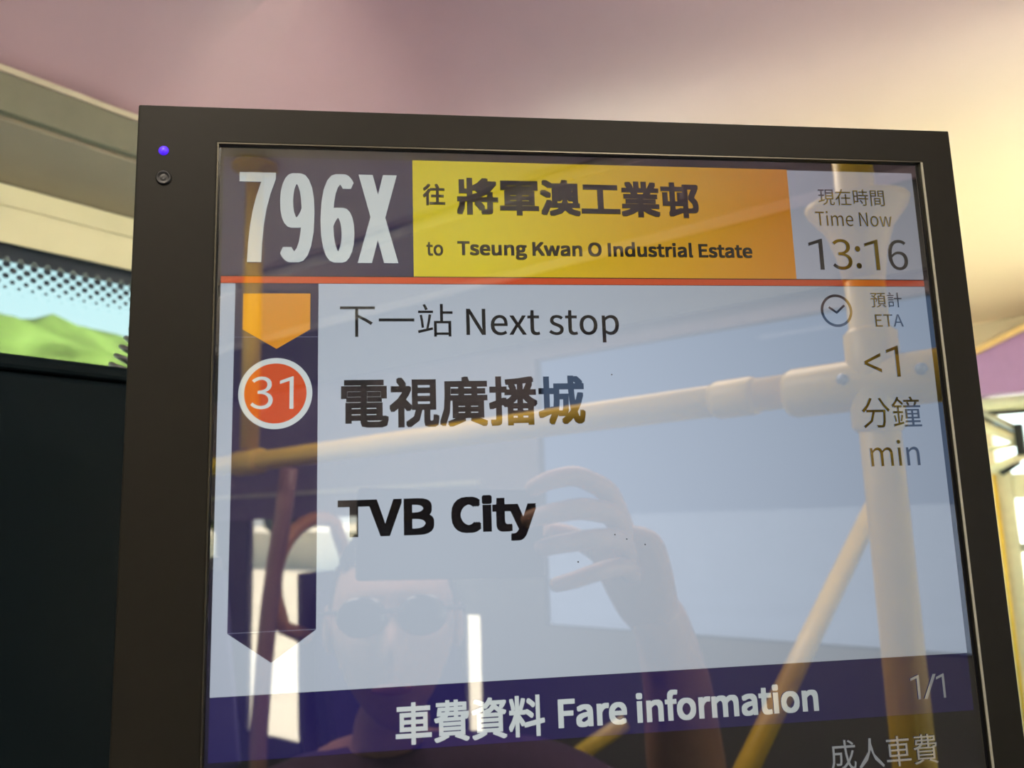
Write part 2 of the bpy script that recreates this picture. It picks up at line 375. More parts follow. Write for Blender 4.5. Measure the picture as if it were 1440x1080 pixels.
# ------------------------------------------------------------------ the display
ZT = 1.41
DW, DH = 0.32, 0.575
disp = thing('information_display', 'large charcoal-framed bus display lit with route number, destination and next stop', 'display', (0.16, 0.02, ZT - DH - 0.03))
dl = Vector((0.16, 0.02, ZT - DH - 0.03))
def L(x, y, z): return (x - dl.x, y - dl.y, z - dl.z)
def dbox(x0, x1, yt, yb, y0, y1, bm=None):
    a = L(x0, y0, ZT - yb); b = L(x1, y1, ZT - yt); bm = bm or bmesh.new(); return box(bm, a[0], b[0], a[1], b[1], a[2], b[2])
fy = -0.0016; k_ = 1 - 0.0016 / 0.3315
def px_(x): return CX + (x - CX) * k_
def pz_(y): return (ZT - CZ) + (y - (ZT - CZ)) * k_
ox0, ox1, oy0, oy1 = px_(-0.0336), px_(0.3379), pz_(-0.0174), DH + 0.022
def frame_ring(x0, x1, t, b_, X0, X1, T, B_, ya, yb, bm=None):
    bm = bm or bmesh.new()
    def rect(a, b, c, d, y): return [bm.verts.new(L(x, y, ZT - z)) for x, z in ((a, c), (b, c), (b, d), (a, d))]
    i0, o0, i1, o1 = rect(x0, x1, t, b_, ya), rect(X0, X1, T, B_, ya), rect(x0, x1, t, b_, yb), rect(X0, X1, T, B_, yb)
    for k in range(4):
        n = (k + 1) % 4
        bm.faces.new((i0[k], i0[n], o0[n], o0[k])); bm.faces.new((i1[k], o1[k], o1[n], i1[n]))
        bm.faces.new((i0[k], i1[k], i1[n], i0[n])); bm.faces.new((o0[k], o0[n], o1[n], o1[k]))
    return bm
lw = 0.0007
obj('bezel', frame_ring(-lw, DW + lw, -lw, DH + lw, ox0, ox1, oy0, oy1, fy, 0.006), M['bezel'], disp, bevel=0.0006)
obj('bezel_lip', frame_ring(0, DW, 0, DH, -lw * 0.9, DW + lw * 0.9, -lw * 0.9, DH + lw * 0.9, fy - 0.0003, 0.002), M['lipmetal'], disp)
obj('housing', dbox(ox0 + 0.0006, ox1 - 0.0006, oy0 + 0.0006, oy1 - 0.0006, 0.0065, 0.045), M['bezelside'], disp, bevel=0.003)
bm = dbox(0.10, 0.22, 0.18, 0.34, 0.0455, 0.075); obj('mounting_bracket', bm, M['blackmetal'], disp, bevel=0.004)
obj('lip_glint', dbox(DW - 0.0003, DW + 0.0007, 0.0002, DH, fy - 0.0006, fy - 0.0001), mat('painted_lip_glint', (0.24, 0.235, 0.19), 0.4), disp, label='thin pale painted glint along the right inner bezel')  # bright glint of the right lip, painted as a paler strip
scr = obj('screen', dbox(-0.0002, DW + 0.0002, -0.0002, DH + 0.0002, 0.0, 0.0062), lcd('screen_glass_black', (14, 14, 16)), disp)
bm = bmesh.new(); lathe(bm, [(0.0001, -0.0014), (0.0018, -0.0010), (0.0023, -0.0002), (0.0023, 0.002)], L(-0.0222, fy + 0.0005, ZT - 0.0037), 20, 'y')
obj('indicator_light', bm, M['led'], disp, smooth=True, label='small glowing blue indicator light in the bezel')
bm = bmesh.new(); lathe(bm, [(0.0001, -0.0006), (0.0012, -0.0009), (0.0020, -0.0003), (0.0024, -0.0012), (0.0031, -0.0008), (0.0033, 0.001)], L(-0.0218, fy + 0.0003, ZT - 0.0157), 24, 'y')
obj('light_sensor', bm, mat('sensor_black', (0.006, 0.006, 0.007), 0.45, spec=0.3), disp, smooth=True, label='round black light sensor below the blue light')

WHITE = lcd('lcd_white', (214, 226, 241), LG)
NAVY = lcd('lcd_navy', (44, 38, 76)); NAVY2 = lcd('lcd_band_navy', (38, 31, 92), 0.30); YEL = lcd('lcd_yellow', (226, 206, 8), 0.36)
def blend(m, a, b, c0, c1):                       # screen artwork: colour runs from c0 to c1 across the field
    t = m.node_tree; p = t.nodes['Principled BSDF']; tcn = t.nodes.new('ShaderNodeTexCoord'); sp = t.nodes.new('ShaderNodeSeparateXYZ')
    mr = t.nodes.new('ShaderNodeMapRange'); mr.inputs['From Min'].default_value = a - dl.x; mr.inputs['From Max'].default_value = b - dl.x
    mx = t.nodes.new('ShaderNodeMix'); mx.data_type = 'RGBA'; mx.inputs[6].default_value = lin(c0) + (1,); mx.inputs[7].default_value = lin(c1) + (1,)
    t.links.new(tcn.outputs['Object'], sp.inputs[0]); t.links.new(sp.outputs['X'], mr.inputs['Value']); t.links.new(mr.outputs[0], mx.inputs[0]); t.links.new(mx.outputs[2], p.inputs['Emission Color'])
blend(YEL, 0.11, 0.2534, (228, 210, 6), (236, 150, 12))
ORG = lcd('lcd_orange_red', (226, 84, 30)); AMB = lcd('lcd_amber', (240, 160, 34)); INK = lcd('lcd_black_ink', (8, 8, 12)); LTX = lcd('lcd_pale_text', (222, 232, 232))
GRY = lcd('lcd_grey_text', (175, 178, 180)); DBL = lcd('lcd_near_black', (22, 20, 26)); LIL = lcd('lcd_pale_line', (140, 145, 170)); WHT2 = lcd('lcd_time_white', (220, 224, 240), LG)
def lay(k): return -0.00006 * k
def rect(name, x0, x1, t, b_, m, k=1, label=None):
    bm = bmesh.new(); y = lay(k)
    bm.faces.new([bm.verts.new(L(x, y, ZT - z)) for x, z in ((x0, b_), (x1, b_), (x1, t), (x0, t))])
    return flat(name, bm, m, label)
def poly(name, pts, m, k, label=None):
    bm = bmesh.new(); bm.faces.new([bm.verts.new(L(x, lay(k), ZT - z)) for x, z in pts]); return flat(name, bm, m, label)
def flat(name, bm, m, label=None):
    # thin printed-light layer of the panel
    r = bmesh.ops.extrude_face_region(bm, geom=bm.faces[:])
    for v in r['geom']:
        if isinstance(v, bmesh.types.BMVert): v.co.y += 0.00004
    return obj(name, bm, m, scr, label=label)
CL, CR = 0.0018, 0.3158
rect('header_panel', CL, 0.0809, 0.0048, 0.0570, NAVY, 1, 'dark navy route number field')
rect('destination_panel', 0.0809, 0.2534, 0.0045, 0.0570, YEL, 1, 'yellow destination field')
rect('time_panel', 0.2534, CR, 0.0048, 0.0570, WHT2, 1, 'pale time field')
rect('header_line', CL, CR, 0.0574, 0.0602, ORG, 1, 'thin orange-red line under the header')
rect('stop_panel', CL, CR, 0.0604, 0.2235, WHITE, 1, 'white next stop field')
poly('route_bar', [(0.0077, 0.0604), (0.0413, 0.0604), (0.0412, 0.2003), (0.0243, 0.2119), (0.0077, 0.2003)], NAVY, 2, 'dark navy route bar ending in a downward point')
rect('route_bar_line', 0.0077, 0.0413, 0.0831, 0.0833, LIL, 3); rect('route_bar_line', 0.0077, 0.0412, 0.2001, 0.2003, LIL, 3)
poly('direction_arrow', [(0.0109, 0.0648), (0.0380, 0.0647), (0.0380, 0.0800), (0.0246, 0.0882), (0.0109, 0.0800)], AMB, 4, 'amber arrow pointing down')
def disc(name, cx, cy, r, m, k, seg=64, label=None, r_in=None):
    if r_in is None: return poly(name, [(cx + r * math.cos(2 * PI * i / seg), cy + r * math.sin(2 * PI * i / seg)) for i in range(seg)], m, k, label)
    bm = bmesh.new(); a = []; b = []
    for i in range(seg):
        c, s = math.cos(2 * PI * i / seg), math.sin(2 * PI * i / seg)
        a.append(bm.verts.new(L(cx + r * c, lay(k), ZT - cy - r * s))); b.append(bm.verts.new(L(cx + r_in * c, lay(k), ZT - cy - r_in * s)))
    for i in range(seg): bm.faces.new((a[i], a[(i + 1) % seg], b[(i + 1) % seg], b[i]))
    return flat(name, bm, m, label)
disc('stop_marker_ring', 0.02445, 0.10665, 0.01465, LTX, 4, label='white ring of the stop marker'); disc('stop_marker', 0.02445, 0.10665, 0.01235, ORG, 5, label='orange-red disc of stop 31')
disc('clock_ring', 0.2712, 0.0718, 0.0076, INK, 3, r_in=0.0064)
def hand(x0, y0, x1, y1, t):
    d = Vector((x1 - x0, y1 - y0)).normalized(); n = Vector((-d.y, d.x)) * t / 2
    return [(x0 + n.x, y0 + n.y), (x1 + n.x, y1 + n.y), (x1 - n.x, y1 - n.y), (x0 - n.x, y0 - n.y)]
poly('clock_hand', hand(0.2675, 0.0701, 0.2714, 0.0729, 0.0010), INK, 3); poly('clock_hand', hand(0.2710, 0.0729, 0.2751, 0.0693, 0.0010), INK, 4)
rect('fare_band', CL, CR, 0.2236, 0.2470, NAVY2, 1, 'navy fare information band')
rect('fare_panel', CL, CR, 0.2471, 0.570, DBL, 1, 'near-black fare table field')
PIECES = {'796X': [('7', 0, .225), ('9', .253, .470), ('6', .507, .721), ('X', .742, 1)], '13:16': [('1', 0, .141), ('3', .229, .429), (':', .466, .520), ('1', .565, .706), ('6', .80, 1)], '31': [('3', 0, .52), ('1', .68, 1)],
          '1/1': [('1', 0, .26), ('/', .38, .74), ('1', .76, 1)], '1': [('1', 0, 1)]}
try:
    import os
    fd = os.path.join(bpy.utils.system_resource('DATAFILES'), 'fonts')
    FONTC = bpy.data.fonts.load(os.path.join(fd, 'Noto Sans CJK Regular.woff2'))
except Exception:
    FONTC = None                                      # Blender's own default lettering
def text(name, s, x0, x1, yt, yb, m, off=0.0, ref=None, k=6, dy=0.0, offx=1.0):
    def mesh_of(body, offset):
        c = bpy.data.curves.new(name, 'FONT'); c.body = body; c.size = 1; c.resolution_u = 5 if ord(body[0]) < 256 else 2
        f_ = FONTC
        if f_: c.font = f_
        o = bpy.data.objects.new(name, c); COL.objects.link(o)
        dg = bpy.context.evaluated_depsgraph_get(); me = bpy.data.meshes.new_from_object(o.evaluated_get(dg))
        bpy.data.objects.remove(o); bpy.data.curves.remove(c); return me
    if s in PIECES:                                   # numerals set one by one, joined into one mesh
        bmj = bmesh.new()
        for ch, fa, fb in PIECES[s]:
            a_, b_ = x0 + (x1 - x0) * fa, x0 + (x1 - x0) * fb
            if ch == '1':
                q = [(0.40, 0), (0.40, 1), (0.365, 1), (0, 0.865), (0, 0.765), (0.285, 0.865), (0.285, 0)]
                bmj.faces.new([bmj.verts.new(L(a_ + (b_ - a_) * x / 0.4, lay(k), ZT - yb + (yb - yt) * z)) for x, z in q])
            else:
                g = mesh_of(ch, 0); vx = [v.co.x for v in g.vertices]; vy = [v.co.y for v in g.vertices]
                lo, hi = (0.0, 1.0) if ch != ':' else (0.04, 0.78)
                steps = [0.0] if not off else [off * (q / 4 - 1) for q in range(9)]; wx = max(vx) - min(vx) + 2 * off
                for kk, e_ in enumerate(steps):
                    ms = [bmj.verts.new(L(a_ + (v.co.x + e_ - min(vx) + off) / wx * (b_ - a_), lay(k) - 0.0000022 * kk, ZT - yb + (yb - yt) * (lo + (hi - lo) * (v.co.y - min(vy)) / (max(vy) - min(vy))))) for v in g.vertices]
                    for p in g.polygons: bmj.faces.new([ms[i] for i in p.vertices])
        o = bpy.data.meshes.new(name); bmj.to_mesh(o); bmj.free(); o.materials.append(m)
        o = bpy.data.objects.new(name, o); COL.objects.link(o); o.parent = scr
        return o
    me = mesh_of(s, off); rm = mesh_of(ref, off) if ref else me
    if off > 0:                                      # heavier weight: the outline spread a little all round
        dirs = [(a, b) for a in ((-1, 0, 1) if offx < 2 else (-1, -0.5, 0, 0.5, 1)) for b in (-1, 0, 1)]
        def spread(q):
            vs = [v.co.copy() for v in q.vertices]; fs = [tuple(p.vertices) for p in q.polygons]; n = len(vs)
            nm = bpy.data.meshes.new(name)
            nm.from_pydata([(v.x + off * a * offx, v.y + off * b, 0.0000022 * kk) for kk, (a, b) in enumerate(dirs) for v in vs], [], [tuple(i + n * k for i in f) for k in range(len(dirs)) for f in fs]); return nm
        me = spread(me); rm = spread(rm) if ref else me
    xs = [v.co.x for v in me.vertices]; ys = [v.co.y for v in rm.vertices]
    sx = (x1 - x0) / (max(xs) - min(xs)); sy = (yb - yt) / (max(ys) - min(ys)); ax, ay = min(xs), min(ys)
    for v in me.vertices: v.co = L(x0 + (v.co.x - ax) * sx, lay(k) - v.co.z, ZT - yb + (v.co.y - ay) * sy + dy)
    me.materials.clear(); me.materials.append(m); me.name = name
    o = bpy.data.objects.new(name, me); COL.objects.link(o); o.parent = scr
    return o
TX = [
 ('route_number', '796X', 0.0084, 0.0745, 0.0118, 0.0513, LTX, 0.024, None),
 ('destination_text', '往', 0.0852, 0.0949, 0.0152, 0.0251, INK, 0.008, None),
 ('destination_text', '將軍澳工業邨', 0.0999, 0.2097, 0.0121, 0.0291, INK, 0.012, None),
 ('destination_text', 'to', 0.0864, 0.0936, 0.0417, 0.0478, INK, 0.007, None),
 ('destination_text', 'Tseung Kwan O Industrial Estate', 0.0997, 0.2332, 0.0411, 0.0474, INK, 0.012, 'T'),
 ('time_heading', '現在時間', 0.2675, 0.3004, 0.0135, 0.0216, INK, 0.0, None),
 ('time_heading', 'Time Now', 0.2652, 0.3030, 0.0248, 0.0315, INK, -0.004, 'T'),
 ('clock_time', '13:16', 0.2605, 0.3089, 0.0379, 0.0526, INK, 0.0, None),
 ('stop_heading', '下一站', 0.0501, 0.0971, 0.0691, 0.0833, INK, -0.004, None),
 ('stop_heading', 'Next stop', 0.1028, 0.1694, 0.0712, 0.0826, INK, 0.002, 'N'),
 ('stop_name', '電視廣播城', 0.0506, 0.1528, 0.1005, 0.1216, INK, 0.009, None),
 ('stop_name', 'TVB', 0.0494, 0.0879, 0.1506, 0.1653, INK, 0.012, None),
 ('stop_name', 'City', 0.0949, 0.1300, 0.1506, 0.1652, INK, 0.017, 'C'),
 ('stop_number', '31', 0.0146, 0.0316, 0.0997, 0.1131, LTX, 0.0, None),
 ('arrival_heading', '預計', 0.2883, 0.3035, 0.0631, 0.0703, INK, -0.004, None),
 ('arrival_heading', 'ETA', 0.2894, 0.3031, 0.0736, 0.0793, INK, -0.004, None),
 ('arrival_time', '<', 0.2820, 0.2901, 0.0915, 0.1005, INK, 0.0, None),
 ('arrival_time', '1', 0.2930, 0.2990, 0.0882, 0.1025, INK, 0.0, None),
 ('arrival_time', '分鐘', 0.2784, 0.3067, 0.1116, 0.1256, INK, 0.0, None),
 ('arrival_time', 'min', 0.2804, 0.3038, 0.1310, 0.1425, INK, 0.0, None),
 ('fare_heading', '車費資料', 0.0717, 0.1305, 0.2296, 0.2453, LTX, 0.007, None),
 ('fare_heading', 'Fare information', 0.1359, 0.2460, 0.2320, 0.2429, LTX, 0.011, 'F'),
 ('page_number', '1/1', 0.2880, 0.3036, 0.2312, 0.2411, GRY, -0.004, '1'),
 ('fare_text', '成人車費', 0.2491, 0.2971, 0.2551, 0.2670, GRY, -0.002, None),
]
for a in TX: text(*a[:8], ref=a[8], offx=7.0 if a[1] == '796X' else 1.0)
bm = bmesh.new()
for x, y, r in ((0.1467, 0.1785, 0.00035), (0.1628, 0.1680, 0.0003), (0.1678, 0.1700, 0.0003), (0.1755, 0.1725, 0.0003), (0.1650, 0.1003, 0.0003)):
    bm.faces.new([bm.verts.new(L(x + r * math.cos(i), lay(9), ZT - y + r * math.sin(i))) for i in range(6)])
obj('dust_specks', bm, M['rubber'], scr, kind='stuff')

# mounting post behind the display
post = thing('display_post', 'black vertical post carrying the route display from behind', 'post', (0.16, 0.105, 0))
bm = bmesh.new(); tube(bm, [(0, 0, 0.02), (0, 0, 1.33)], 0.025, 24); obj('pole', bm, M['blackmetal'], post, smooth=True)
bm = bmesh.new(); lathe(bm, [(0.001, 0), (0.07, 0), (0.07, 0.012), (0.03, 0.02), (0.026, 0.03)]); obj('base_plate', bm, M['blackmetal'], post)

# ------------------------------------------------------------------ black partition beside the display, coiled cable on it
pt = thing('partition', 'black waist-high partition panel standing left of the display', 'partition', B(-0.15, 0.57, -CZ), BUS_ROT)
obj('panel', boxbm(-0.5, 1.15, -0.018, 0.018, 0.0, H + 0.098), M['partition'], pt, bevel=0.004)
obj('top_cap', boxbm(-0.5, 1.15, -0.021, 0.021, H + 0.0985, H + 0.1085), M['partition'], pt, bevel=0.003)
bm = bmesh.new(); N = 420
p0 = Vector((-0.144, 0.305, 1.355)); p1 = Vector((-0.112, 0.30, 1.415)); ax = (p1 - p0).normalized(); sx = ax.cross(Vector((0, 1, 0))).normalized(); sy = ax.cross(sx)
pts = []
for i in range(N):
    t = i / (N - 1); a = t * 2 * PI * 13; c = p0.lerp(p1 + ax * 0.03, t); pts.append(c + sx * (0.011 * math.cos(a)) + sy * (0.011 * math.sin(a)))
tube(bm, pts, 0.0018, 8); tag(obj('coiled_cable', bm, M['cable'], smooth=True), 'dark coiled cable peeking out behind the left edge of the display', 'cable')

# ------------------------------------------------------------------ handrails
ra, rb = Vector((-0.112, -1.106, 1.361)), Vector((0.438, -0.461, 1.365)); rd = (rb - ra).normalized()
rail = thing('handrail', 'long yellow horizontal handrail running along the aisle behind the passenger', 'handrail', ra)
bm = bmesh.new(); tube(bm, [Vector((0, 0, 0)) - rd * 1.9, rb - ra + rd * 0.75], 0.0175, 28); obj('tube', bm, M['rail'], rail, smooth=True)
def collar(parent, c, d, ln, r, name='pole_joint', screws=(), mm=M['rail']):
    bm = bmesh.new(); d = d.normalized(); tube(bm, [c - d * ln / 2, c - d * (ln / 2 - 0.006), c + d * (ln / 2 - 0.006), c + d * ln / 2], [r * 0.9, r, r, r * 0.9], 28)
    o = obj(name, bm, mm, parent, smooth=True)
    for s in screws:
        bm = bmesh.new(); ball(bm, s, 0.0055, 1, 1, 1, 12); obj('screw', bm, M['screw'], o, smooth=True)
    return o
vp = Vector((0.497, -0.335, 0))
cj = Vector((vp.x, vp.y + 0.0, 1.357)) - ra
collar(rail, cj, rd, 0.16, 0.0235, screws=[cj - rd * 0.028 + Vector((-0.012, 0.020, 0.004)), cj + rd * 0.038 + Vector((-0.012, 0.020, 0.004))])
collar(rail, rb - ra - rd * 0.02, rd, 0.05, 0.0205)
jl = Vector((-0.232, -1.222, 1.361)); jl = ra + rd * ((jl - ra).dot(rd))
collar(rail, jl - ra, rd, 0.09, 0.024, screws=[jl - ra + rd * 0.0 + Vector((0, 0.024, -0.004))])
ps = thing('grab_pole', 'yellow vertical grab pole with a flared collar near the ceiling, joined to the long handrail', 'pole', vp)
bm = bmesh.new(); tube(bm, [(0, 0, 0.0), (0, 0, H + 0.70)], 0.0175, 28); obj('tube', bm, M['rail'], ps, smooth=True)
bm = bmesh.new(); lathe(bm, [(0.0182, H + 0.20), (0.022, H + 0.225), (0.030, H + 0.25), (0.044, H + 0.268), (0.046, H + 0.274), (0.02, H + 0.276)], seg=32); obj('flared_collar', bm, M['rail'], ps, smooth=True)
bm = bmesh.new(); lathe(bm, [(0.0180, H + 0.06), (0.023, H + 0.065), (0.023, H + 0.15), (0.0180, H + 0.155)], seg=28); obj('pole_sleeve', bm, M['rail'], ps, smooth=True)
bm = bmesh.new(); lathe(bm, [(0.018, 0.0), (0.045, 0.0), (0.045, 0.006), (0.02, 0.02)], seg=28); obj('base_flange', bm, M['rail'], ps)
p2 = thing('grab_pole', 'yellow vertical grab pole rising from the far end joint of the handrail to the ceiling', 'pole', (jl.x, jl.y, jl.z))
bm = bmesh.new(); tube(bm, [(0, 0, 0.026), (0, 0, H + 0.70 - jl.z)], 0.0175, 24); obj('tube', bm, M['rail'], p2, smooth=True)
bm = bmesh.new(); lathe(bm, [(0.018, H + 0.68 - jl.z), (0.045, H + 0.693 - jl.z), (0.045, H + 0.70 - jl.z)], seg=28); obj('ceiling_flange', bm, M['rail'], p2)
def lean(name, a, b, r, m, label, ext=0.0):
    a = Vector(a); b = Vector(b); b = b + (b - a) * ext
    o = thing(name, label, 'handrail', b); bm = bmesh.new(); tube(bm, [Vector((0, 0, 0)), (a - b) * 0.5, a - b], r, 20); obj('tube', bm, m, o, smooth=True)
    bm = bmesh.new(); ball(bm, (0, 0, 0), r * 1.25); obj('end_cap', bm, m, o, smooth=True); return o
lean('sloping_handrail', (0.846, -0.89, 1.279), (0.493, -0.687, 0.927), 0.0145, M['rail'], 'thin yellow handrail sloping down beside the vertical grab pole', 0.35)
lean('sloping_handrail', (0.504, -1.314, 0.83), (0.361, -1.348, 0.737), 0.016, M['rail'], 'short low yellow handrail sloping down behind the passenger', 0.6)
# red-brown pole hanging from the rail
o = thing('grab_pole', 'reddish-brown slightly curved grab pole below the long yellow handrail', 'pole', (-0.205, -1.285, 0))
bm = bmesh.new(); tube(bm, [(0.062, 0.08, 1.345), (0.052, 0.066, 1.27), (0.035, 0.04, 1.18), (0.020, 0.02, 1.08), (0.010, 0.006, 0.98), (0.002, 0.0, 0.85), (0, 0, 0.5), (0, 0, 0)], 0.0165, 20)
obj('tube', bm, M['redrail'], o, smooth=True)

# ------------------------------------------------------------------ seats
def seat(u, w, label, width=0.44, rz=BUS_ROT, loc=None, group=None, low=0.0):
    o = thing('bus_seat', label, 'seat', loc or B(u, w, -CZ), rz, group)
    h = width / 2
    bm = bmesh.new(); box(bm, -0.02, 0.42, -h, h, 0.37, 0.45); obj('cushion', bm, M['navy'], o, bevel=0.03)
    bm = bmesh.new()
    prof = [(-0.02, 0.46), (0.05, 0.47), (-0.02, 0.85 - low), (-0.06, 1.09 - low), (-0.10, 1.09 - low), (-0.09, 0.85 - low)]
    a = [bm.verts.new((x, -h * 0.94, z)) for x, z in prof]; b = [bm.verts.new((x, h * 0.94, z)) for x, z in prof]; n = len(prof)
    bm.faces.new(a); bm.faces.new(b[::-1])
    for i in range(n): bm.faces.new((a[i], b[i], b[(i + 1) % n], a[(i + 1) % n]))
    obj('backrest', bm, M['navy'], o, bevel=0.02)
    bm = bmesh.new(); prof = [(-0.03, 0.38), (-0.105, 0.80 - low), (-0.118, 1.13 - low), (-0.130, 1.13 - low), (-0.122, 0.80 - low), (-0.06, 0.37)]
    a = [bm.verts.new((x, -h, z)) for x, z in prof]; b = [bm.verts.new((x, h, z)) for x, z in prof]
    bm.faces.new(a); bm.faces.new(b[::-1])
    for i in range(n): bm.faces.new((a[i], b[i], b[(i + 1) % n], a[(i + 1) % n]))
    obj('shell', bm, M['shell'], o, bevel=0.005)
    bm = bmesh.new()
    if not low:
     arc = [(-0.10, h - 0.04 + 0.12 * math.sin(t * PI / 16), 1.11 + 0.14 * math.cos(t * PI / 16)) for t in range(-2, 10)]
     tube(bm, [(-0.10, h - 0.12, 1.16)] + arc + [(-0.10, h + 0.055, 1.02), (-0.10, h - 0.01, 0.99)], 0.0165, 14); obj('grab_handle', bm, M['handle'], o, smooth=True)
    for s in (-1, 1):
        bm = bmesh.new(); box(bm, 0.02, 0.38, s * (h - 0.08) - 0.015, s * (h - 0.08) + 0.015, 0.0, 0.369); obj('leg', bm, M['blackmetal'], o, bevel=0.004)
    return o
seat(-0.93, -0.93, 'navy bus seat with orange grab handle by the far side wall, nearest behind the passenger', 0.46)
seat(-1.95, -0.93, 'navy bus seat with orange grab handle by the far side wall, second row back', 0.46)
seat(-2.95, -0.93, 'navy bus seat with orange grab handle by the far side wall, rearmost row', 0.46)
seat(0, 0, 'navy bus seat that the photographing passenger sits on, facing the display', rz=PI / 2, loc=(0.06, -0.97, 0), low=0.28)

# ------------------------------------------------------------------ front of the bus (right edge of the picture)
bl = thing('sun_blind', 'pale rolled sun blind along the top of the windscreen under the purple fascia', 'blind', B(3.10, -0.35, 0.275), BUS_ROT)
bm = bmesh.new(); tube(bm, [(0, -0.8, 0.03), (0, 0.74, 0.03)], 0.022, 20); obj('roller', bm, M['cream'], bl, smooth=True)
obj('blind_cloth', boxbm(-0.004, 0.0, -0.78, 0.72, -0.01, 0.03), M['cream'], bl)
br = thing('mirror_bracket', 'black and grey mirror bracket with slanting arms at the windscreen top', 'bracket', B(3.0, 0.27, 0.0), BUS_ROT)
obj('black_block', boxbm(-0.02, 0.02, -0.012, 0.014, 0.125, 0.225), M['blackmetal'], br, bevel=0.004)
def arm(a, b, r, m, nm='arm'):
    bm = bmesh.new(); tube(bm, [a, b], r, 14); obj(nm, bm, m, br, smooth=True)
arm((0.0, 0.10, 0.275), (0.0, 0.0, 0.205), 0.011, M['bracket']); arm((0.0, 0.10, 0.255), (0.0, 0.0, 0.185), 0.005, M['blackmetal'])
arm((0.0, 0.10, 0.225), (0.0, 0.0, 0.170), 0.016, M['cream']); arm((0.0, 0.09, 0.15), (0.0, -0.01, 0.165), 0.008, M['cream'])
arm((0.0, 0.09, 0.085), (0.0, -0.02, 0.130), 0.014, M['cream']); arm((0.0, 0.065, 0.070), (0.0, 0.01, 0.105), 0.009, M['blackmetal'])
arm((0.0, -0.10, 0.262), (0.0, 0.10, 0.268), 0.008, M['blackmetal'])
fr = thing('windscreen_frame', 'cream windscreen side frame with a yellow edge just right of the display', 'frame', B(3.05, 0.33, -0.95), BUS_ROT)
obj('cream_post', boxbm(-0.02, 0.02, -0.02, 0.03, 0.0, 1.03), M['cream'], fr, bevel=0.006)
bm = bmesh.new(); tube(bm, [(-0.03, 0.028, 0), (-0.03, 0.028, 1.02)], 0.006, 14); obj('yellow_edge', bm, M['rail'], fr, smooth=True)
obj('top_rail', boxbm(-0.02, 0.02, -1.2, -0.021, 0.94, 1.02), M['cream'], fr, bevel=0.006)
obj('lower_rail', boxbm(-0.02, 0.02, -1.2, -0.021, 0.77, 0.80), M['bracket'], fr, bevel=0.004)

# ------------------------------------------------------------------ added lamps, out of view, to brighten the handrails
def lamp(u, w, label, e):
    o = thing('added_lamp', label, 'lamp', B(u, w, 0.70), BUS_ROT, 'added lamps')
    obj('housing', boxbm(-0.30, 0.30, -0.06, 0.06, -0.012, 0.012), M['cream'], o, bevel=0.003)
    al = light('added_light', 'AREA', (0, 0, -0.021), e, (1.0, 0.86, 0.70), shape='RECTANGLE', size=0.54, size_y=0.08); al.parent = o
    obj('diffuser', boxbm(-0.28, 0.28, -0.045, 0.045, -0.018, -0.0125), M['lamp'], o, bevel=0.002)
lamp(-0.42, 0.10, 'added unseen lamp directly above the photographing passenger', 6)
lamp(-0.10, -0.62, 'added unseen lamp above the yellow handrail', 6)

# ------------------------------------------------------------------ the passenger taking the photograph
def skin(name, verts, edges, m, parent=None, sub=2, root=0, label=None):
    me = bpy.data.meshes.new(name); me.from_pydata([v[:3] for v in verts], edges, []); me.materials.append(m)
    o = bpy.data.objects.new(name, me); COL.objects.link(o)
    if parent: o.parent = parent
    md = o.modifiers.new('skin', 'SKIN'); md.use_smooth_shade = True
    sv = me.skin_vertices[0].data
    for i, v in enumerate(verts):
        r = v[3]; sv[i].radius = r if isinstance(r, tuple) else (r, r); sv[i].use_root = (i == root)
    s = o.modifiers.new('subdivision', 'SUBSURF'); s.levels = sub; s.render_levels = sub
    return tag(o, label)
per = thing('person', 'seated passenger in dark purple shirt and sunglasses holding up a phone to photograph the display', 'person', (0.055, -0.72, 0.0))
po = Vector((0.055, -0.72, 0.0))
def P(x, y, z, r): return (x - po.x, y - po.y, z - po.z, r)
bv = [P(0.055, -0.74, 0.56, (0.15, 0.11)), P(0.055, -0.75, 0.70, (0.135, 0.10)), P(0.055, -0.755, 0.84, (0.15, 0.10)), P(0.055, -0.745, 0.915, (0.10, 0.075)), P(0.055, -0.735, 0.965, 0.052), P(0.057, -0.70, 1.05, 0.052),
      P(0.215, -0.745, 0.895, 0.058), P(0.345, -0.640, 0.860, 0.045), P(0.375, -0.540, 0.905, 0.040), P(0.350, -0.492, 0.994, 0.043), P(0.325, -0.425, 1.090, 0.034), P(0.303, -0.395, 1.150, 0.028),
      P(-0.105, -0.745, 0.895, 0.058), P(-0.175, -0.70, 0.76, 0.047), P(-0.195, -0.64, 0.66, 0.041), P(-0.14, -0.52, 0.65, 0.034), P(-0.07, -0.425, 0.645, 0.026),
      P(0.145, -0.70, 0.53, 0.085), P(0.175, -0.50, 0.53, 0.075), P(0.185, -0.33, 0.53, 0.058), P(0.185, -0.32, 0.30, 0.050), P(0.185, -0.33, 0.09, 0.036), P(0.19, -0.24, 0.04, 0.034),
      P(-0.035, -0.70, 0.53, 0.085), P(-0.065, -0.50, 0.53, 0.075), P(-0.075, -0.33, 0.53, 0.058), P(-0.075, -0.32, 0.30, 0.050), P(-0.075, -0.33, 0.09, 0.036), P(-0.08, -0.24, 0.04, 0.034), P(0.287, -0.380, 1.170, (0.027, 0.022))]
be = [(0, 1), (1, 2), (2, 3), (3, 4), (4, 5), (3, 6), (6, 7), (7, 8), (8, 9), (9, 10), (10, 11), (3, 12), (12, 13), (13, 14), (14, 15), (15, 16), (0, 17), (17, 18), (18, 19), (19, 20), (20, 21), (21, 22), (0, 23), (23, 24), (24, 25), (25, 26), (26, 27), (27, 28), (11, 29)]
skin('body', bv, be, M['skin'], per, 2)
